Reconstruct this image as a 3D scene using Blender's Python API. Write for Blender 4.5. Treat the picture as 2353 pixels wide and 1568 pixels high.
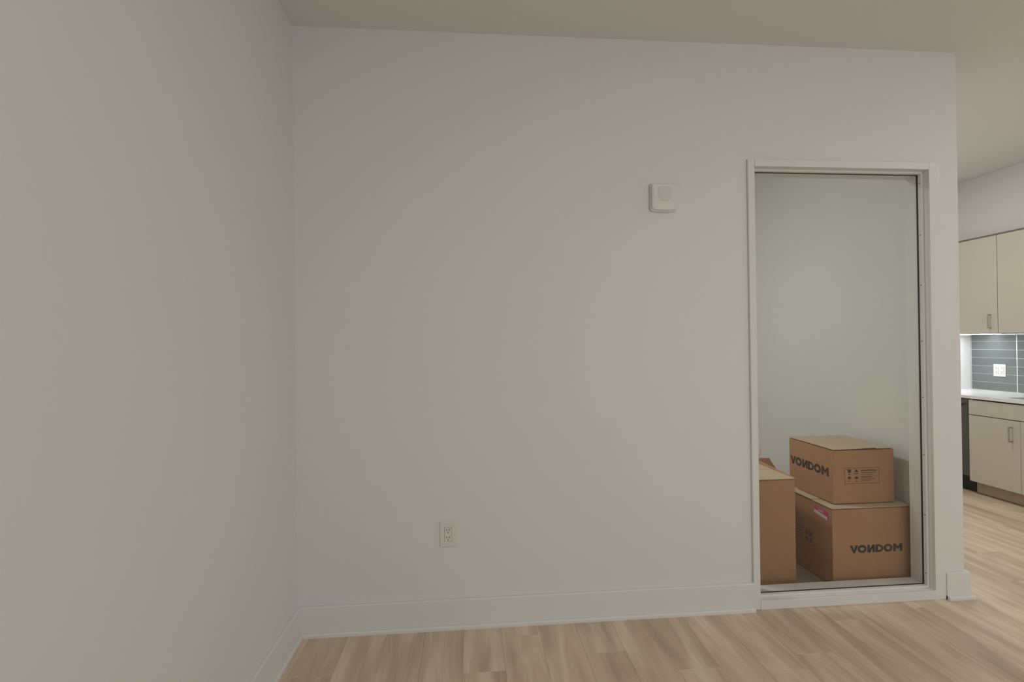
import bpy, bmesh, math, random
from mathutils import Vector, Matrix
random.seed(7)
S = bpy.context.scene
COL = S.collection
for o in list(bpy.data.objects): bpy.data.objects.remove(o)

# ------------------------------------------------------------------ camera
YAW, PITCH, ROLL, F, EYE = 0.0823, 0.0061, -0.0114, 1125.8, 1.370
def cam_axes():
    cy, sy = math.cos(YAW), math.sin(YAW)
    f = Vector((sy, cy, 0)); r = Vector((cy, -sy, 0)); u = Vector((0, 0, 1))
    f2 = f*math.cos(PITCH)+u*math.sin(PITCH); u2 = u*math.cos(PITCH)-f*math.sin(PITCH)
    c, s = math.cos(ROLL), math.sin(ROLL)
    return r*c+u2*s, u2*c-r*s, f2
r_, u_, f_ = cam_axes()
cd = bpy.data.cameras.new('camera'); cam = bpy.data.objects.new('camera', cd); COL.objects.link(cam)
M = Matrix((r_, u_, -f_)).transposed().to_4x4(); M.translation = Vector((0, 0, EYE)); cam.matrix_world = M
cd.sensor_width = 36; cd.lens = F/2353*36; cd.clip_start = .02; cd.clip_end = 60
S.camera = cam

# ------------------------------------------------------------------ world, lights, exposure
w = bpy.data.worlds.new('world'); S.world = w; w.use_nodes = True
w.node_tree.nodes['Background'].inputs[0].default_value = (.75, .82, .9, 1)
w.node_tree.nodes['Background'].inputs[1].default_value = .6
S.view_settings.view_transform = 'Standard'; S.view_settings.look = 'None'
S.view_settings.gamma = 1; S.view_settings.use_curve_mapping = False
S.view_settings.exposure = 0.07
def area(name, loc, size, power, color=(1, .96, .9), rot=(0, 0, 0), shape='RECTANGLE'):
    l = bpy.data.lights.new(name, 'AREA'); l.shape = shape; l.size = size[0]; l.size_y = size[1]
    l.energy = power; l.color = color
    o = bpy.data.objects.new(name, l); COL.objects.link(o); o.location = loc; o.rotation_euler = rot
    return o
# daylight added outside the unseen rear window, pointing in to light the room
area('added_daylight', (2.8, -3.62, 1.55), (3.0, 2.0), 40, (.97, .99, 1), (math.radians(90), 0, math.radians(0)))
# lights of the unseen ceiling lamps, added to brighten the rooms
area('living_added_light', (3.7, 1.15, 2.86), (.4, .4), 9.5, (1, .975, .93), shape='DISK')
area('bay_added_light', (1.15, -.2, 2.86), (.4, .4), 13, (1, .975, .93), shape='DISK')
area('kitchen_added_light', (3.22, 3.75, 2.86), (.26, .26), 13.5, (1, .975, .93), shape='DISK')
area('storage_added_light', (.3, 3.3, 2.86), (.4, .4), 21, (1, .98, .92), shape='DISK')

# ------------------------------------------------------------------ materials
def mat(name, color, rough=.6, bump=0, bscale=400, var=0, vscale=3, metal=0, spec=.5):
    m = bpy.data.materials.new(name); m.use_nodes = True
    nt = m.node_tree; b = nt.nodes['Principled BSDF']
    b.inputs['Base Color'].default_value = (*color, 1); b.inputs['Roughness'].default_value = rough
    b.inputs['Metallic'].default_value = metal; b.inputs['Specular IOR Level'].default_value = spec
    tc = nt.nodes.new('ShaderNodeTexCoord')
    if var:
        n = nt.nodes.new('ShaderNodeTexNoise'); n.inputs['Scale'].default_value = vscale; n.inputs['Detail'].default_value = 4
        nt.links.new(tc.outputs['Object'], n.inputs['Vector'])
        mx = nt.nodes.new('ShaderNodeMix'); mx.data_type = 'RGBA'
        nt.links.new(n.outputs['Fac'], mx.inputs[0])
        mx.inputs[6].default_value = (*[c*(1-var) for c in color], 1); mx.inputs[7].default_value = (*[min(1, c*(1+var)) for c in color], 1)
        nt.links.new(mx.outputs[2], b.inputs['Base Color'])
    if bump:
        n = nt.nodes.new('ShaderNodeTexNoise'); n.inputs['Scale'].default_value = bscale; n.inputs['Detail'].default_value = 2
        nt.links.new(tc.outputs['Object'], n.inputs['Vector'])
        bp = nt.nodes.new('ShaderNodeBump'); bp.inputs['Strength'].default_value = bump; bp.inputs['Distance'].default_value = .001
        nt.links.new(n.outputs['Fac'], bp.inputs['Height']); nt.links.new(bp.outputs[0], b.inputs['Normal'])
    return m
def emit(name, color, strength):
    m = bpy.data.materials.new(name); m.use_nodes = True; b = m.node_tree.nodes['Principled BSDF']
    b.inputs['Base Color'].default_value = (.8, .8, .8, 1)
    b.inputs['Emission Color'].default_value = (*color, 1); b.inputs['Emission Strength'].default_value = strength
    return m

def wood_mat():
    m = bpy.data.materials.new('oak_vinyl'); m.use_nodes = True
    nt = m.node_tree; L = nt.links.new; N = nt.nodes.new; b = nt.nodes['Principled BSDF']
    tc = N('ShaderNodeTexCoord'); oi = N('ShaderNodeObjectInfo')
    mul = N('ShaderNodeVectorMath'); mul.operation = 'SCALE'; mul.inputs['Scale'].default_value = 1
    cmb = N('ShaderNodeCombineXYZ')
    for k, s in enumerate((37.0, 91.0, 13.0)):
        q = N('ShaderNodeMath'); q.operation = 'MULTIPLY'; q.inputs[1].default_value = s
        L(oi.outputs['Random'], q.inputs[0]); L(q.outputs[0], cmb.inputs[k])
    add = N('ShaderNodeVectorMath'); add.operation = 'ADD'
    L(tc.outputs['Object'], add.inputs[0]); L(cmb.outputs[0], add.inputs[1])
    def noise(sc, scale, det, dist=0):
        mp = N('ShaderNodeMapping'); mp.inputs['Scale'].default_value = sc
        L(add.outputs[0], mp.inputs['Vector'])
        n = N('ShaderNodeTexNoise'); n.inputs['Scale'].default_value = scale; n.inputs['Detail'].default_value = det
        n.inputs['Distortion'].default_value = dist
        L(mp.outputs[0], n.inputs['Vector']); return n.outputs['Fac']
    a = noise((1, .10, 1), 12, 4, .9)      # broad figure
    c = noise((1, .05, 1), 55, 4, .3)     # fine streaks
    g = noise((1, .22, 1), 6, 2, 1.2)      # cathedrals
    r1 = N('ShaderNodeValToRGB'); L(a, r1.inputs[0])
    e = r1.color_ramp.elements
    e[0].position = .30; e[0].color = (.60, .465, .345, 1)
    e[1].position = .66; e[1].color = (.84, .695, .545, 1)
    mid = e.new(.47); mid.color = (.72, .575, .43, 1)
    r2 = N('ShaderNodeValToRGB'); L(c, r2.inputs[0])
    r2.color_ramp.elements[0].position = .25; r2.color_ramp.elements[0].color = (.80, .78, .76, 1)
    r2.color_ramp.elements[1].position = .62; r2.color_ramp.elements[1].color = (1.03, 1.03, 1.03, 1)
    m1 = N('ShaderNodeMix'); m1.data_type = 'RGBA'; m1.blend_type = 'MULTIPLY'; m1.inputs[0].default_value = .38
    L(r1.outputs[0], m1.inputs[6]); L(r2.outputs[0], m1.inputs[7])
    r3 = N('ShaderNodeValToRGB'); L(g, r3.inputs[0])
    r3.color_ramp.elements[0].position = .33; r3.color_ramp.elements[0].color = (.80, .77, .74, 1)
    r3.color_ramp.elements[1].position = .55; r3.color_ramp.elements[1].color = (1, 1, 1, 1)
    m2 = N('ShaderNodeMix'); m2.data_type = 'RGBA'; m2.blend_type = 'MULTIPLY'; m2.inputs[0].default_value = .75
    L(m1.outputs[2], m2.inputs[6]); L(r3.outputs[0], m2.inputs[7])
    hs = N('ShaderNodeHueSaturation'); L(m2.outputs[2], hs.inputs['Color'])
    mr = N('ShaderNodeMapRange'); L(oi.outputs['Random'], mr.inputs[0]); mr.inputs[3].default_value = .97; mr.inputs[4].default_value = 1.03
    L(mr.outputs[0], hs.inputs['Value'])
    L(hs.outputs[0], b.inputs['Base Color'])
    b.inputs['Roughness'].default_value = .42; b.inputs['Specular IOR Level'].default_value = .4
    bp = N('ShaderNodeBump'); bp.inputs['Strength'].default_value = .15; bp.inputs['Distance'].default_value = .0006
    L(c, bp.inputs['Height']); L(bp.outputs[0], b.inputs['Normal'])
    return m

WALL = (.795, .795, .78)
m_wall = mat('painted_drywall', WALL, .62, .10, 260, .012, 2.5)
m_ceil = mat('ceiling_paint', (.80, .795, .765), .8, .08, 260)
m_trim = mat('semigloss_trim', (.80, .80, .78), .42, .03, 60, spec=.35)
m_wood = wood_mat()
m_card = mat('corrugated_cardboard', (.455, .238, .124), .72, .12, 90, .06, 7)
m_cardlit = mat('lit_cardboard_flap', (.59, .47, .33), .72, .12, 90, .05, 7)  # cardboard lightened in colour for the overhead light on the tops
m_ink = mat('black_print', (.018, .017, .014), .7)
m_inkb = mat('brown_print', (.14, .085, .055), .7)
m_plas = mat('white_plastic', (.79, .78, .745), .35)
m_dark = mat('dark_slot', (.02, .02, .02), .6)
m_gask = mat('black_gasket', (.03, .03, .028), .5)
m_cab = mat('beige_laminate', (.61, .575, .485), .38, .05, 50, .03, 5)
m_kick = mat('shaded_kick_laminate', (.44, .36, .27), .5)  # cabinet laminate darkened in colour for the shade under the doors
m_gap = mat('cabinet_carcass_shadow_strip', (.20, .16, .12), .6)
m_quartz = mat('white_quartz', (.88, .88, .87), .22, 0, 1, .02, 30)
m_grout = mat('white_grout', (.80, .83, .82), .7)
m_steel = mat('brushed_nickel', (.52, .49, .46), .32, .03, 200, metal=1)
m_dw = mat('dark_stainless', (.13, .13, .115), .34, .03, 200, metal=.7)
m_black = mat('black_enamel', (.006, .006, .009), .35)
m_sink = mat('steel_sink', (.45, .46, .46), .28, metal=1)
m_pink = mat('magenta_label', (.55, .07, .25), .45)
m_paper = mat('label_paper', (.72, .68, .66), .5)
m_led = emit('led_diffuser', (.93, .97, 1), 34)
m_lamp = emit('lamp_diffuser', (1, .95, .87), 2.5)
# glass backsplash tile: each tile slightly its own tone
m_tile = mat('grey_green_glass_tile', (.30, .37, .35), .09, 0, 1, 0)
nt = m_tile.node_tree; oi = nt.nodes.new('ShaderNodeObjectInfo'); cr = nt.nodes.new('ShaderNodeValToRGB')
cr.color_ramp.elements[0].color = (.135, .16, .156, 1); cr.color_ramp.elements[1].color = (.16, .19, .186, 1)
nt.links.new(oi.outputs['Random'], cr.inputs[0]); nt.links.new(cr.outputs[0], nt.nodes['Principled BSDF'].inputs['Base Color'])
nt.nodes['Principled BSDF'].inputs['Coat Weight'].default_value = .5
# thin clear glass
m_glass = bpy.data.materials.new('clear_glass'); m_glass.use_nodes = True
nt = m_glass.node_tree; nt.nodes.clear()
out = nt.nodes.new('ShaderNodeOutputMaterial'); mx = nt.nodes.new('ShaderNodeMixShader')
tr = nt.nodes.new('ShaderNodeBsdfTransparent'); tr.inputs[0].default_value = (.965, .975, .965, 1)
gl = nt.nodes.new('ShaderNodeBsdfGlossy'); gl.inputs['Roughness'].default_value = .02
fr = nt.nodes.new('ShaderNodeFresnel'); ge = nt.nodes.new('ShaderNodeNewGeometry'); mi = nt.nodes.new('ShaderNodeMix')
mi.inputs[2].default_value = 1.45; mi.inputs[3].default_value = 1/1.45      # same reflectance seen from either side of a thin pane
nt.links.new(ge.outputs['Backfacing'], mi.inputs[0]); nt.links.new(mi.outputs[0], fr.inputs[0])
nt.links.new(fr.outputs[0], mx.inputs[0]); nt.links.new(tr.outputs[0], mx.inputs[1]); nt.links.new(gl.outputs[0], mx.inputs[2])
nt.links.new(mx.outputs[0], out.inputs[0])

# ------------------------------------------------------------------ helpers
def box_bm(bm, x0, x1, y0, y1, z0, z1, bev=0, seg=1):
    vs = [bm.verts.new((x, y, z)) for x in (x0, x1) for y in (y0, y1) for z in (z0, z1)]
    idx = [(0, 1, 3, 2), (4, 6, 7, 5), (0, 4, 5, 1), (2, 3, 7, 6), (0, 2, 6, 4), (1, 5, 7, 3)]
    fs = [bm.faces.new([vs[i] for i in f]) for f in idx]
    if bev:
        es = {e for f in fs for e in f.edges}
        bmesh.ops.bevel(bm, geom=list(es), offset=bev, segments=seg, affect='EDGES', profile=.5)
def link(name, bm, m, parent=None, smooth=False):
    bmesh.ops.recalc_face_normals(bm, faces=bm.faces)
    me = bpy.data.meshes.new(name); bm.to_mesh(me); bm.free(); me.materials.append(m)
    if smooth:
        for p in me.polygons: p.use_smooth = True
    o = bpy.data.objects.new(name, me); COL.objects.link(o)
    if parent: o.parent = parent
    return o
def box(name, x0, x1, y0, y1, z0, z1, m, parent=None, bev=0, seg=1):
    """box in the parent's local frame"""
    bm = bmesh.new(); box_bm(bm, x0, x1, y0, y1, z0, z1, bev, seg)
    return link(name, bm, m, parent)
def struct(o): o['kind'] = 'structure'; return o
def thing(name, label, cat, loc=(0, 0, 0), group=None):
    o = bpy.data.objects.new(name, None); COL.objects.link(o); o.location = loc; o.empty_display_size = .1
    o['label'] = label; o['category'] = cat
    if group: o['group'] = group
    return o
def shell(name, loc=(0, 0, 0)):
    o = bpy.data.objects.new(name, None); COL.objects.link(o); o.location = loc; o['kind'] = 'structure'; return o

# ------------------------------------------------------------------ room dimensions
XL, YB, H = -.835, 2.405, 2.90          # left wall, back wall face, ceiling
XE, XI = 2.594, 2.475                   # outer / inner face of the wall between store room and kitchen
XK, YE, YR = 5.008, 4.54, -3.5          # kitchen wall, kitchen end wall, rear wall
WX0, WX1, WZ0, WZ1 = 1.455, 2.418, .045, 2.268   # opening of the interior window
YT = YB+.125

# walls
struct(box('wall_left', XL-.12, XL, YR, YE+.12, 0, H, m_wall))
bm = bmesh.new()
box_bm(bm, XL, WX0-.012, YB, YT, 0, H); box_bm(bm, WX0-.012, WX1+.012, YB, YT, WZ1+.012, H)
box_bm(bm, WX0-.012, WX1+.012, YB, YT, 0, WZ0-.012); box_bm(bm, WX1+.012, XE, YB, YT, 0, H)
struct(link('wall_back', bm, m_wall))
struct(box('wall_partition', XI, XE, YT, YE, 0, H, m_wall))
struct(box('wall_end', XL, XK+.12, YE, YE+.12, 0, H, m_wall))
struct(box('wall_right', XK, XK+.12, YR, YE, 0, H, m_wall))
bm = bmesh.new()
box_bm(bm, XL-.12, 1.3, YR-.12, YR, 0, H); box_bm(bm, 4.3, XK+.12, YR-.12, YR, 0, H)
box_bm(bm, 1.3, 4.3, YR-.12, YR, 0, .55); box_bm(bm, 1.3, 4.3, YR-.12, YR, 2.55, H)
struct(link('wall_rear', bm, m_wall))
struct(box('ceiling', XL-.12, XK+.12, YR-.12, YE+.12, H, H+.1, m_ceil))
struct(box('wall_soffit', 4.80, XK, .9, YE, 2.305, H, m_wall))     # soffit above the kitchen wall cabinets

# frame of the added rear window, unseen behind the camera
w2 = shell('window_added', (.9, YR-.05, 0))
for a in ((.4, .46, .55, 2.55), (3.34, 3.4, .55, 2.55), (.46, 3.34, .55, .61), (.46, 3.34, 2.49, 2.55), (1.87, 1.93, .61, 2.49)):
    box('frame_bar', a[0], a[1], -.03, .03, a[2], a[3], m_trim, w2, .003)

# floor: sub-floor slab with planks laid along the depth of the room
floor = struct(box('floor', XL-.12, XK+.12, YR-.12, YE+.12, -.12, -.0035, m_wood))
PW, PL = .180, 1.22
cache = {}
def plank_mesh(wd, ln):
    key = (round(wd, 4), round(ln, 4))
    if key in cache: return cache[key]
    bm = bmesh.new(); c = .0011; z0, z1 = -.0034, 0.0
    lo = [bm.verts.new(v) for v in ((0.0002, 0.0002, z0), (wd-.0002, 0.0002, z0), (wd-.0002, ln-.0002, z0), (0.0002, ln-.0002, z0))]
    md = [bm.verts.new((v.co.x, v.co.y, z1-c*.7)) for v in lo]
    hi = [bm.verts.new(v) for v in ((c, c, z1), (wd-c, c, z1), (wd-c, ln-c, z1), (c, ln-c, z1))]
    for A, B in ((lo, md), (md, hi)):
        for i in range(4): bm.faces.new((A[i], A[(i+1) % 4], B[(i+1) % 4], B[i]))
    bm.faces.new(hi)
    bmesh.ops.recalc_face_normals(bm, faces=bm.faces)
    me = bpy.data.meshes.new('plank'); bm.to_mesh(me); bm.free(); me.materials.append(m_wood); cache[key] = me
    return me
x0 = .127-PW*6                                        # a seam lies at x = .127
k = 0; x = x0
fixed = {-.053: 2.06, 1.387: 2.04}
while x < XK:
    xa, xb = max(x, XL), min(x+PW, XK)
    if xb-xa > .01:
        yend = YE if xa > XI-.02 else YB
        ph = (k*.437+random.random()*.25) % 1*PL
        for fx, fy in fixed.items():
            if abs(x-fx) < .02: ph = (fy-.3) % PL
        y = .3+ph-PL
        while y < yend:
            ya, yb = max(y, .3), min(y+PL, yend)
            if yb-ya > .02:
                o = bpy.data.objects.new('plank', plank_mesh(xb-xa, yb-ya)); COL.objects.link(o)
                o.location = (xa, ya, 0); o.parent = floor
            y += PL
    x += PW; k += 1
m_store = mat('store_room_vinyl', (.36, .31, .255), .5, .05, 60, .10, 9)
struct(box('floor_store', XL, XI, YT-.12, YE, -.0034, 0, m_store))

# baseboards with shoe moulding
def baseboard(name, runs, parent=None):
    """runs: (axis, a0, a1, wallcoord, outward sign, mitre at a0, mitre at a1): mitre +1 outer corner, -1 inner corner"""
    root = shell(name)
    for ax, a0, a1, c, s, m0, m1 in runs:
        for nm, z0, z1, t, bv in (('board', .0, .139, .018, .006), ('shoe_moulding', 0, .019, .033, .009)):
            bm = bmesh.new()
            lo, hi = sorted((c, c+s*t))
            if ax == 'x': box_bm(bm, a0, a1, lo, hi, z0, z1)
            else: box_bm(bm, lo, hi, a0, a1, z0, z1)
            es = []
            for e in bm.edges:
                v = (e.verts[0].co+e.verts[1].co)/2
                front = abs((v.y if ax == 'x' else v.x)-(c+s*t)) < 1e-5
                if front and abs(v.z-z1) < 1e-5: es.append(e)
            bmesh.ops.bevel(bm, geom=es, offset=bv, segments=4, affect='EDGES', profile=.5)
            for v in bm.verts:
                i, j = (0, 1) if ax == 'x' else (1, 0)
                d = abs(v.co[j]-c)
                if abs(v.co[i]-a0) < 1e-5: v.co[i] -= m0*d
                elif abs(v.co[i]-a1) < 1e-5: v.co[i] += m1*d
            link(nm, bm, m_trim, root)
    return root
baseboard('baseboard_left', [('y', YR, YB, XL, 1, 0, -1)])
baseboard('baseboard_back', [('x', XL, 1.418, YB, -1, -1, 0), ('x', 2.478, XE, YB, -1, 0, 1)])
baseboard('baseboard_partition', [('y', YB, YE, XE, 1, 1, 0)])

# ------------------------------------------------------------------ interior window
win = shell('window_1', (0, YB, 0))
CT = .013
cx0, cx1, cz1 = 1.418, 2.478, 2.305
box('casing_side', cx0, WX0, -CT, 0, 0, cz1, m_trim, win, .003)
box('casing_side', WX1, cx1, -CT, 0, 0, cz1, m_trim, win, .0012)
box('casing_head', WX0, WX1, -CT, 0, WZ1, cz1, m_trim, win, .0012)
box('casing_sill', WX0, WX1, -CT, 0, 0, WZ0, m_trim, win, .0012)
def ring(name, a0, a1, b0, b1, d, y0, y1, m, bev=0):
    bm = bmesh.new()
    box_bm(bm, a0, a0+d, y0, y1, b0, b1, bev); box_bm(bm, a1-d, a1, y0, y1, b0, b1, bev)
    box_bm(bm, a0+d, a1-d, y0, y1, b1-d, b1, bev); box_bm(bm, a0+d, a1-d, y0, y1, b0, b0+d, bev)
    return link(name, bm, m, win)
ring('jamb', WX0-.012, WX1+.012, WZ0-.012, WZ1+.012, .012, -.0, .125, m_trim)
ring('glazing_stop', WX0, WX1, WZ0, WZ1, .012, .022, .043, m_trim, .001)
ring('gasket', WX0, WX1, WZ0, WZ1, .0155, .043, .0465, m_gask)
ring('inner_stop', WX0, WX1, WZ0, WZ1, .011, .054, .124, m_trim, .001)
box('pane', WX0+.003, WX1-.003, .0468, .0528, WZ0+.003, WZ1-.003, m_glass, win)
for zz in (2.21, 1.93, 1.66, 1.36, 1.06, .75, .43, .12):
    box('nail_head', WX1-.0125, WX1-.011, .028, .036, zz-.002, zz+.002, m_inkb, win)

# ------------------------------------------------------------------ wall outlets and alarm
def outlet(name, loc, rot, label, wd=.078, ht=.121, gangs=1):
    t = thing(name, label, 'outlet', loc); t.rotation_euler = rot
    box('cover_plate', -wd/2, wd/2, -.006, 0, -ht/2, ht/2, m_plas, t, .0022, 2)
    for g in range(gangs):
        gx = (g-(gangs-1)/2)*.046
        rc = box('receptacle', gx-.0168, gx+.0168, -.0085, -.004, -.0335, .0335, m_plas, t, .001)
        box('receptacle_gap', gx-.0178, gx+.0178, -.0063, -.003, -.0345, .0345, m_gap, t)
        for zc in (.0185, -.0175):
            for dx in (-.0063, .0063):
                box('slot', gx+dx-.0013, gx+dx+.0013, -.0089, -.008, zc-.0005, zc+.0085, m_dark, rc)
            b2 = bmesh.new(); bmesh.ops.create_cone(b2, cap_ends=True, segments=16, radius1=.0026, radius2=.0026, depth=.001)
            bmesh.ops.rotate(b2, verts=b2.verts, matrix=Matrix.Rotation(math.pi/2, 3, 'X'))
            bmesh.ops.translate(b2, verts=b2.verts, vec=(gx, -.0086, zc-.0078)); link('ground_hole', b2, m_dark, rc)
        for zc in (.0475, -.0475):
            b2 = bmesh.new(); bmesh.ops.create_cone(b2, cap_ends=True, segments=12, radius1=.003, radius2=.0025, depth=.0012)
            bmesh.ops.rotate(b2, verts=b2.verts, matrix=Matrix.Rotation(math.pi/2, 3, 'X'))
            bmesh.ops.translate(b2, verts=b2.verts, vec=(gx, -.0064, zc)); link('screw', b2, m_plas, t)
    return t
outlet('wall_outlet', (-.124, YB, .450), (0, 0, 0), 'white duplex outlet low on the bare grey-white wall')

# alarm sounder: rounded-bottom plastic housing with a recessed grille
t = thing('alarm_sounder', 'white plastic alarm sounder on the wall left of the glass panel', 'alarm', (.9725, YB, 2.097))
def profile(bm, pts, y0, y1, bev=0):
    a = [bm.verts.new((x, y0, z)) for x, z in pts]; b = [bm.verts.new((x, y1, z)) for x, z in pts]
    n = len(pts); front = bm.faces.new(a); bm.faces.new(b[::-1])
    for i in range(n): bm.faces.new((a[i], a[(i+1) % n], b[(i+1) % n], b[i]))
    if bev: bmesh.ops.bevel(bm, geom=list(front.edges), offset=bev, segments=3, affect='EDGES', profile=.5)
def shield(wd, ztop, zbot, rc, bow):
    pts = [(-wd, ztop), (-wd, zbot+rc)]
    for i in range(1, 6):
        a = math.pi+math.pi/2*i/6; pts.append((-wd+rc+rc*math.cos(a), zbot+rc+rc*math.sin(a)))
    for i in range(7):
        s = i/6; xx = (-wd+rc)*(1-s)+(wd-rc)*s; pts.append((xx, zbot-bow*math.sin(math.pi*s)))
    for i in range(1, 6):
        a = -math.pi/2+math.pi/2*i/6; pts.append((wd-rc+rc*math.cos(a), zbot+rc+rc*math.sin(a)))
    pts += [(wd, zbot+rc), (wd, ztop)]
    return pts
bm = bmesh.new(); profile(bm, shield(.070, .070, -.066, .014, .004), -.018, 0, .003); link('back_plate', bm, m_plas, t)
bm = bmesh.new(); profile(bm, shield(.066, .068, -.060, .014, .004), -.030, -.0175, .006); fr_ = link('front_cover', bm, m_plas, t)
# raised surround and round-bottomed grille with louvres
pts = [(-.034, .052)]+[(.034*math.cos(math.pi+math.pi*i/20), .012+.034*math.sin(math.pi+math.pi*i/20)) for i in range(21)]+[(.034, .052)]
bm = bmesh.new(); profile(bm, pts, -.0312, -.029, .0008); g = link('grille', bm, mat('grille_grey', (.72, .70, .67), .6), t)
for i in range(9):
    z = .046-i*.0072; hw = .031 if z > .012 else math.sqrt(max(.0001, .0315**2-(z-.012)**2))
    box('louvre', -hw, hw, -.0320, -.031, z-.0009, z+.0009, m_plas, g)
box('status_window', -.003, .003, -.0308, -.0295, -.056, -.051, m_plas, t, .0005)
bm = bmesh.new(); profile(bm, [(-.058, .060), (-.050, .060), (-.050, -.050), (-.058, -.046)], -.0312, -.029, .0008); link('side_rib', bm, m_plas, t)

# ------------------------------------------------------------------ lettering
def stroke(bm, x0, y0, x1, y1, x2, y2, x3, y3, P, th):
    q = [(x0, y0), (x1, y1), (x2, y2), (x3, y3)]
    a = [bm.verts.new(P(x, y, th)) for x, y in q]; b = [bm.verts.new(P(x, y, 0)) for x, y in q]
    bm.faces.new(a); bm.faces.new(b[::-1])
    for i in range(4): bm.faces.new((a[i], a[(i+1) % 4], b[(i+1) % 4], b[i]))
def ringl(bm, outer, inner, P, th):
    n = len(outer)
    oa = [bm.verts.new(P(x, y, th)) for x, y in outer]; ia = [bm.verts.new(P(x, y, th)) for x, y in inner]
    ob = [bm.verts.new(P(x, y, 0)) for x, y in outer]
    for i in range(n):
        j = (i+1) % n; bm.faces.new((oa[i], oa[j], ia[j], ia[i])); bm.faces.new((oa[i], oa[j], ob[j], ob[i]))
def logo(bm, P, th=.0006):
    """six letters in a unit-high line, about 5.9 units long; the third letter is a reversed N"""
    s = .27; x = 0
    stroke(bm, x, 1, x+s*1.1, 1, x+.55, .0, x+.36, .0, P, th); stroke(bm, x+.36, .0, x+.58, .0, x+.94, 1, x+.94-s*1.1, 1, P, th)
    def O(x):
        o = [(x+.5+.52*math.cos(2*math.pi*i/28), .5+.52*math.sin(2*math.pi*i/28)) for i in range(28)]
        n = [(x+.5+.24*math.cos(2*math.pi*i/28), .5+.23*math.sin(2*math.pi*i/28)) for i in range(28)]
        ringl(bm, o, n, P, th)
    O(.90)
    x = 2.02
    stroke(bm, x, 0, x+s, 0, x+s, 1, x, 1, P, th); stroke(bm, x+.58, 0, x+.58+s, 0, x+.58+s, 1, x+.58, 1, P, th)
    stroke(bm, x+s*.7, 0, x+s*1.2, .0, x+.70, 1, x+.58, 1, P, th)
    stroke(bm, x+s, .05, x+s, .42, x+.58, .95, x+.58, .58, P, th)
    x = 2.94
    o = [(x, 0), (x+.3, 0)]+[(x+.36+.54*math.cos(a), .5+.5*math.sin(a)) for a in [(-90+15*i)*math.pi/180 for i in range(13)]]+[(x+.3, 1), (x, 1)]
    n = [(x+s, .24), (x+.3, .24)]+[(x+.36+.30*math.cos(a), .5+.26*math.sin(a)) for a in [(-90+15*i)*math.pi/180 for i in range(13)]]+[(x+.3, .76), (x+s, .76)]
    ringl(bm, o, n, P, th)
    O(3.90)
    x = 5.02
    stroke(bm, x, 0, x+s, 0, x+s, 1, x, 1, P, th); stroke(bm, x+.75, 0, x+.75+s, 0, x+.75+s, 1, x+.75, 1, P, th)
    stroke(bm, x+s*.9, 1, x+s*.9, .60, x+.5, .22, x+.5, .62, P, th); stroke(bm, x+.5, .22, x+.5, .62, x+.78, 1, x+.78, .60, P, th)
    return 6.02
def rect_print(bm, a0, a1, b0, b1, P, th=.0005): stroke(bm, a0, b0, a1, b0, a1, b1, a0, b1, P, th)
def frame_print(bm, a0, a1, b0, b1, d, P):
    rect_print(bm, a0, a1, b0, b0+d, P); rect_print(bm, a0, a1, b1-d, b1, P); rect_print(bm, a0, a0+d, b0+d, b1-d, P); rect_print(bm, a1-d, a1, b0+d, b1-d, P)

# ------------------------------------------------------------------ cartons
def carton(label, cx, y0, wd, dp, ht, zb, flaps, group='cardboard cartons behind the glass'):
    """front left bottom corner at (cx, y0, zb); flaps: list of (x0,x1,y0,y1,dz0,dz1) local"""
    t = thing('cardboard_carton', label, 'box', (cx, y0, zb), group)
    bm = bmesh.new(); box_bm(bm, 0, wd, 0, dp, .001, ht-.010, .003, 2)
    # slight bulge of the side panels
    link('carton_body', bm, m_card, t)
    for (fx0, fx1, fy0, fy1, lift) in flaps:
        bm = bmesh.new()
        n = 8; T = .0038
        rows = []
        for i in range(n+1):
            xx = fx0+(fx1-fx0)*i/n
            row = []
            for j in range(5):
                yy = fy0+(fy1-fy0)*j/4
                z = ht-.005+lift(i/n, j/4)
                row.append((bm.verts.new((xx, yy, z)), bm.verts.new((xx, yy, z+T))))
            rows.append(row)
        for i in range(n):
            for j in range(4):
                a, b, c, d = rows[i][j], rows[i+1][j], rows[i+1][j+1], rows[i][j+1]
                bm.faces.new((a[1], b[1], c[1], d[1])); bm.faces.new((a[0], d[0], c[0], b[0]))
        for i in range(n):
            for j in (0, 4): a, b = rows[i][j], rows[i+1][j]; bm.faces.new((a[0], b[0], b[1], a[1]))
        for j in range(4):
            for i in (0, n): a, b = rows[i][j], rows[i][j+1]; bm.faces.new((a[0], b[0], b[1], a[1]))
        link('flap', bm, m_cardlit, t)
    return t
flat = lambda u, v: 0
# bottom carton (B)
B = carton('large bottom carton of the stack, with black lettering in front and a pink sticker', 1.982, 2.568, .474, .36, .438, 0,
    [(-.004, .474, -.003, .158, lambda u, v: .0005), (-.006, .474, .163, .36, lambda u, v: .0035*(1-u))])
th = .0007
Pf = lambda ox, oz, sx, sz=None: (lambda x, y, t: (ox+x*sx, -t, oz+y*(sz or sx)))
Pl = lambda oy, oz, sy, sz=None: (lambda x, y, t: (-t, oy-x*sy, oz+y*(sz or sy)))
bm = bmesh.new(); logo(bm, Pf(2.083-1.982, .184, .0516, .043)); link('printed_lettering', bm, m_ink, B)
bm = bmesh.new(); P = Pl(2.876-2.568, .166, 1); frame_print(bm, 0, .155, 0, .089, .003, P)
for i, (a, b) in enumerate(((.012, .07), (.012, .06))):
    for j in range(4): rect_print(bm, .012, .060+.006*(j % 2), .012+j*.019+i*0, .020+j*.019, P) if i == 0 else None
for cx_ in (.085, .118):
    for cz_ in (.012, .05): rect_print(bm, cx_, cx_+.024, cz_, cz_+.026, P)
link('printed_label', bm, m_inkb, B)
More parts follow.
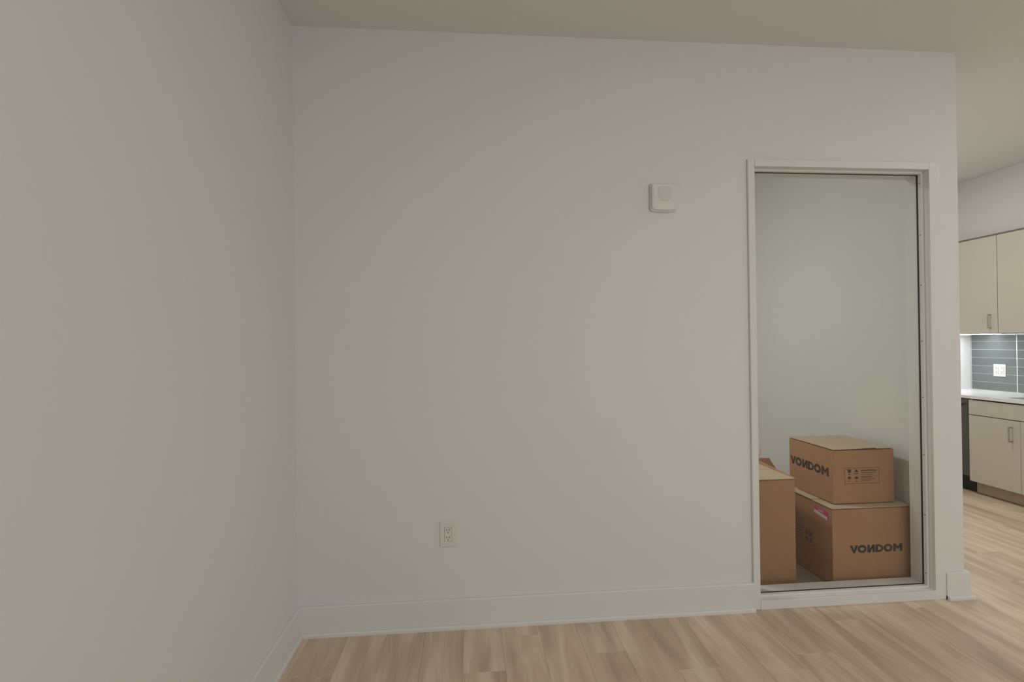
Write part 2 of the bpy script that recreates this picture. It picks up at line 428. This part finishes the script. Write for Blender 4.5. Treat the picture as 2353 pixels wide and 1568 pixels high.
bm = bmesh.new(); P = Pl(2.712-2.568, .364, 1)
stroke(bm, 0, .005, .115, -.004, .115, .042, 0, .042, P, .0008); link('sticker_band', bm, m_pink, B)
bm = bmesh.new(); P = Pl(2.712-2.568, .362, 1)
stroke(bm, .0, .010, .108, -.004, .104, .014, .004, .028, P, .0014); rect_print(bm, .035, .075, .030, .035, P, .0014); link('sticker', bm, m_paper, B)
# top carton (A)
A = carton('smaller top carton of the stack, with black lettering on its left and printed symbols', 2.032, 2.62, .370, .385, .312, .4415,
    [(-.003, .255, -.004, .385, lambda u, v: .001+.009*(1-v)*u*u*.6), (.262, .370, -.001, .385, lambda u, v: .001*(1-u))])
bm = bmesh.new(); logo(bm, Pl(2.992-2.62, .588-.4415, .0557, .050)); link('printed_lettering', bm, m_ink, A)
bm = bmesh.new(); P = Pf(2.099-2.032, .553-.4415, 1); frame_print(bm, 0, .212, 0, .091, .0022, P)
rect_print(bm, .100, .195, .070, .078, P); rect_print(bm, .100, .190, .060, .064, P); rect_print(bm, .100, .170, .050, .053, P)
rect_print(bm, .100, .165, .034, .041, P); rect_print(bm, .100, .185, .024, .027, P); rect_print(bm, .100, .160, .014, .017, P)
link('printed_panel', bm, m_inkb, A)
bm = bmesh.new()
stroke(bm, .018, .082, .042, .082, .036, .064, .024, .064, P, .0007); rect_print(bm, .029, .031, .054, .064, P); rect_print(bm, .022, .038, .051, .054, P)     # glass
stroke(bm, .016, .030, .044, .030, .034, .042, .026, .042, P, .0007); rect_print(bm, .029, .031, .012, .030, P)                                               # umbrella
stroke(bm, .060, .066, .086, .066, .073, .082, .072, .082, P, .0007); rect_print(bm, .060, .086, .055, .059, P)                                             # arrow
stroke(bm, .060, .028, .086, .028, .080, .040, .066, .040, P, .0007); rect_print(bm, .066, .080, .012, .016, P)
link('printed_symbols', bm, m_ink, A)
# left carton (C)
Cc = carton('tall plain cardboard carton left of the stack, cut off by the window frame', 1.395, 2.615, .405, .40, .600, 0,
    [(-.002, .398, -.004, .200, lambda u, v: .0), (-.002, .398, .204, .40, lambda u, v: .0)])
bm = bmesh.new()
q = [(.401, 0, .594), (.401, .40, .594), (.409, .40, .615), (.409, 0, .598)]
a = [bm.verts.new(p) for p in q]; b = [bm.verts.new((p[0]+.004, p[1], p[2])) for p in q]
bm.faces.new(a); bm.faces.new(b[::-1])
for i in range(4): bm.faces.new((a[i], a[(i+1) % 4], b[(i+1) % 4], b[i]))
link('raised_flap', bm, m_card, Cc)
# far carton (D), one flap standing up and leaning
D = carton('far cardboard carton with a flap standing up, half hidden behind the left carton', 1.60, 3.22, .44, .40, .46, 0,
    [(.0, .44, .205, .40, lambda u, v: .001)])
D.rotation_euler = (0, 0, math.radians(-4))
bm = bmesh.new()
q = [(.10, .0, .455), (.49, .0, .455), (.43, .03, .565), (.14, .03, .565)]
a = [bm.verts.new(p) for p in q]; b = [bm.verts.new((p[0], p[1]+.004, p[2])) for p in q]
bm.faces.new(a); bm.faces.new(b[::-1])
for i in range(4): bm.faces.new((a[i], a[(i+1) % 4], b[(i+1) % 4], b[i]))
link('upright_flap', bm, m_card, D)
bm = bmesh.new()
q = [(.33, .06, .455), (.45, .36, .455), (.43, .34, .61), (.42, .12, .60)]
a = [bm.verts.new(p) for p in q]; b = [bm.verts.new((p[0]+.004, p[1], p[2])) for p in q]
bm.faces.new(a); bm.faces.new(b[::-1])
for i in range(4): bm.faces.new((a[i], a[(i+1) % 4], b[(i+1) % 4], b[i]))
link('side_flap', bm, m_cardlit, D)

# ------------------------------------------------------------------ kitchen
XD, XU, XT = 4.388, 4.648, 4.458       # lower door face, upper door face, toe kick
def pull(parent, x, y, z, ln=.125):
    """bar pull, vertical, standing off a face at x (towards -x)"""
    bm = bmesh.new()
    box_bm(bm, x-.034, x-.026, y-.005, y+.005, z-ln/2, z+ln/2, .0012)
    box_bm(bm, x-.027, x, y-.005, y+.005, z-ln/2, z-ln/2+.010); box_bm(bm, x-.027, x, y-.005, y+.005, z+ln/2-.010, z+ln/2)
    return link('handle', bm, m_steel, parent)
def door(name, parent, x, y0, y1, z0, z1, hy=None, hz=None, ln=.125):
    g = .0011
    d = box(name, x, x+.019, y0+g, y1-g, z0+g, z1-g, m_cab, parent, .001)
    if hy is not None: pull(d, x, hy, hz, ln)
    return d
def local(t):  # children are given in world numbers; keep the empties at the origin of their own base
    base = t.location.copy()
    for o in bpy.data.objects:
        if o.parent == t: o.location = -base+o.location
# wall cabinets
ZU0, ZU1 = 1.417, 2.290
def wall_cab(label, y0, y1, doors):
    t = thing('wall_cabinet', label, 'cabinet', (XU, y0, ZU0), 'kitchen wall cabinets')
    bm = bmesh.new(); box_bm(bm, XU+.020, XK-.004, y0, y1, ZU0+.004, ZU1-.002); link('cabinet_body', bm, m_cab, t)
    box('scribe_strip', XU+.004, XU+.16, y0, y1, ZU1-.002, ZU1+.014, m_gap, t)
    for d in doors: door('door', t, XU, d[0], d[1], ZU0, ZU1-.001, d[2], 1.525, .128)
    local(t); return t
wall_cab('beige single-door wall cabinet next to the grey-white wall edge, bar pull low at its right', 3.972, 4.535, [(3.972, 4.535, 4.030)])
wall_cab('beige two-door wall cabinet cut off by the right edge of the photo', 3.06, 3.970, [(3.515, 3.970, 3.57), (3.06, 3.515, 3.46)])
# under-cabinet lamp
t = thing('under_cabinet_light', 'thin white lit strip lamp under the single-door wall cabinet', 'lamp', (4.70, 4.0, ZU0))
box('housing', 4.70, 4.76, 4.03, 4.50, ZU0-.006, ZU0+.0035, m_plas, t, .001); box('diffuser', 4.706, 4.754, 4.035, 4.495, ZU0-.0085, ZU0-.0055, m_led, t)
local(t)
# base cabinets
def base_cab(label, y0, y1, doors, front=True):
    t = thing('base_cabinet', label, 'cabinet', (XD, y0, 0), 'kitchen base cabinets')
    box('cabinet_body', XD+.020, XK-.004, y0, y1, .112, .842 if not front else .60, m_cab, t)
    if front:
        box('cabinet_side', XD+.020, XK-.004, y1-.018, y1, .60, .842, m_cab, t); box('cabinet_side', XD+.020, XK-.004, y0, y0+.018, .60, .842, m_cab, t)
    box('toe_kick', XT, XT+.02, y0, y1, .006, .112, m_kick, t)
    box('kick_shadow', XT-.004, XT+.016, y0, y1, .0002, .0085, m_gap, t)  # dark strip put in for the shadow gap at the floor
    door('false_drawer_front', t, XD, y0, y1, .702, .832)
    for d in doors: door('door', t, XD, d[0], d[1], .114, .698, d[2], .584)
    local(t); return t
base_cab('beige two-door sink base cabinet with a plain panel above its doors', 3.185, 4.004, [(3.594, 4.004, 3.655), (3.185, 3.594, 3.535)])
base_cab('beige base cabinet beyond the right edge of the photo, beside the sink cabinet', 2.60, 3.183, [(2.60, 3.183, 2.66)], False)
# dishwasher
t = thing('dishwasher', 'dark stainless dishwasher between the wall edge and the sink cabinet, black kick plate', 'dishwasher', (XD, 4.008, 0))
box('tub_body', XD+.045, XK-.02, 4.010, 4.530, .14, .835, m_black, t)
dd = box('door', XD+.002, XD+.042, 4.008, 4.530, .150, .838, m_dw, t, .003)
bm = bmesh.new(); box_bm(bm, XD-.030, XD-.020, 4.05, 4.49, .775, .787, .003, 2); box_bm(bm, XD-.022, XD+.003, 4.06, 4.075, .776, .786); box_bm(bm, XD-.022, XD+.003, 4.465, 4.48, .776, .786)
link('handle', bm, m_black, dd)
box('kick_plate', XT, XT+.012, 4.006, 4.530, .009, .145, m_black, t); box('kick_shadow', XT-.004, XT+.010, 4.006, 4.530, .0002, .0085, m_gap, t)  # the low dark strip stands in for the shadow gap below the plate
box('foot', XD+.12, XD+.15, 4.06, 4.09, .0, .14, m_black, t); box('foot', XD+.12, XD+.15, 4.42, 4.45, .0, .14, m_black, t)
local(t)
# worktop with sink cut-out and side splash
SX0, SX1, SY0, SY1 = 4.50, 4.88, 3.22, 3.78
t = thing('worktop', 'white quartz worktop with an upstand against the end wall', 'worktop', (XD, 2.6, .843))
bm = bmesh.new(); xf, xb_, ya, yb = XD-.012, XK-.0015, 2.60, YE-.0015
for a in ((xf, xb_, ya, SY0), (xf, xb_, SY1, yb), (xf, SX0, SY0, SY1), (SX1, xb_, SY0, SY1)): box_bm(bm, *a, .843, .868)
bmesh.ops.remove_doubles(bm, verts=bm.verts, dist=1e-5)
link('slab', bm, m_quartz, t)
box('side_splash', XD+.10, XK-.012, YE-.013, YE-.0015, .8682, ZU0-.010, m_quartz, t, .001)
local(t)
t = thing('sink', 'steel undermount sink in the white worktop at the right edge', 'sink', (SX0, SY0, .65))
bm = bmesh.new(); z0, z1 = .66, .8425; s_ = .004
box_bm(bm, SX0-s_, SX1+s_, SY0-s_, SY1+s_, z0-s_, z0)
for a in ((SX0-s_, SX0, SY0-s_, SY1+s_), (SX1, SX1+s_, SY0-s_, SY1+s_), (SX0, SX1, SY0-s_, SY0), (SX0, SX1, SY1, SY1+s_)): box_bm(bm, *a, z0, z1)
link('basin', bm, m_sink, t)
bm = bmesh.new(); bmesh.ops.create_cone(bm, cap_ends=True, segments=24, radius1=.045, radius2=.042, depth=.004)
bmesh.ops.translate(bm, verts=bm.verts, vec=(4.69, 3.5, z0+.002)); link('drain', bm, m_dw, t)
local(t)
# backsplash tiles: grout bed with individual glass tiles
t = shell('wall_backsplash', (XK, 0, 0))
box('grout_bed', -.0096, -.0005, 2.6, YE-.013, .8682, 1.4165, m_grout, t)
TL, TH = .4135, .07875
bm = bmesh.new(); box_bm(bm, -.011, -.005, .004, TL-.004, .0012, TH-.0012, .0008); tile_me = link('tile', bm, m_tile, t)
bm = bmesh.new(); box_bm(bm, -.011, -.005, .004, TL-.004, .0012, .0735-.0012, .0008); top_me = link('tile', bm, m_tile, t)
first = {0: tile_me, 1: top_me}; used = set()
for c in range(4):
    for r in range(7):
        z = .870+r*TH-.0005 if r < 6 else .870+6*TH-.0005
        src = first[1] if r == 6 else first[0]
        o = src if src.name not in used else src.copy()
        if src.name in used: COL.objects.link(o); o.parent = t
        used.add(src.name)
        o.location = (0, YE-.0145-TL*(c+1), z)
outlet('counter_outlet', (XK-.011, 4.258, 1.067), (0, 0, math.radians(-90)), 'white double outlet on the grey-green tiles above the worktop', .108, .116, 2)

# unseen ceiling lamps, added to light the rooms
for nm, x, y, lb in (('added_ceiling_lamp', 3.7, 1.15, 'unseen round white ceiling lamp added to light the living area'), ('added_ceiling_lamp', 1.15, -.2, 'unseen round white ceiling lamp added to light the bare wall'), ('added_ceiling_lamp', 3.22, 3.75, 'unseen round white ceiling lamp added to light the kitchen'),
                     ('added_ceiling_lamp', .3, 3.3, 'unseen round white ceiling lamp added to light the store room')):
    t = thing(nm, lb, 'lamp', (x, y, H), 'added ceiling lamps')
    bm = bmesh.new(); bmesh.ops.create_cone(bm, cap_ends=True, segments=40, radius1=.15, radius2=.16, depth=.025)
    bmesh.ops.translate(bm, verts=bm.verts, vec=(0, 0, -.0125)); link('trim_ring', bm, m_plas, t)
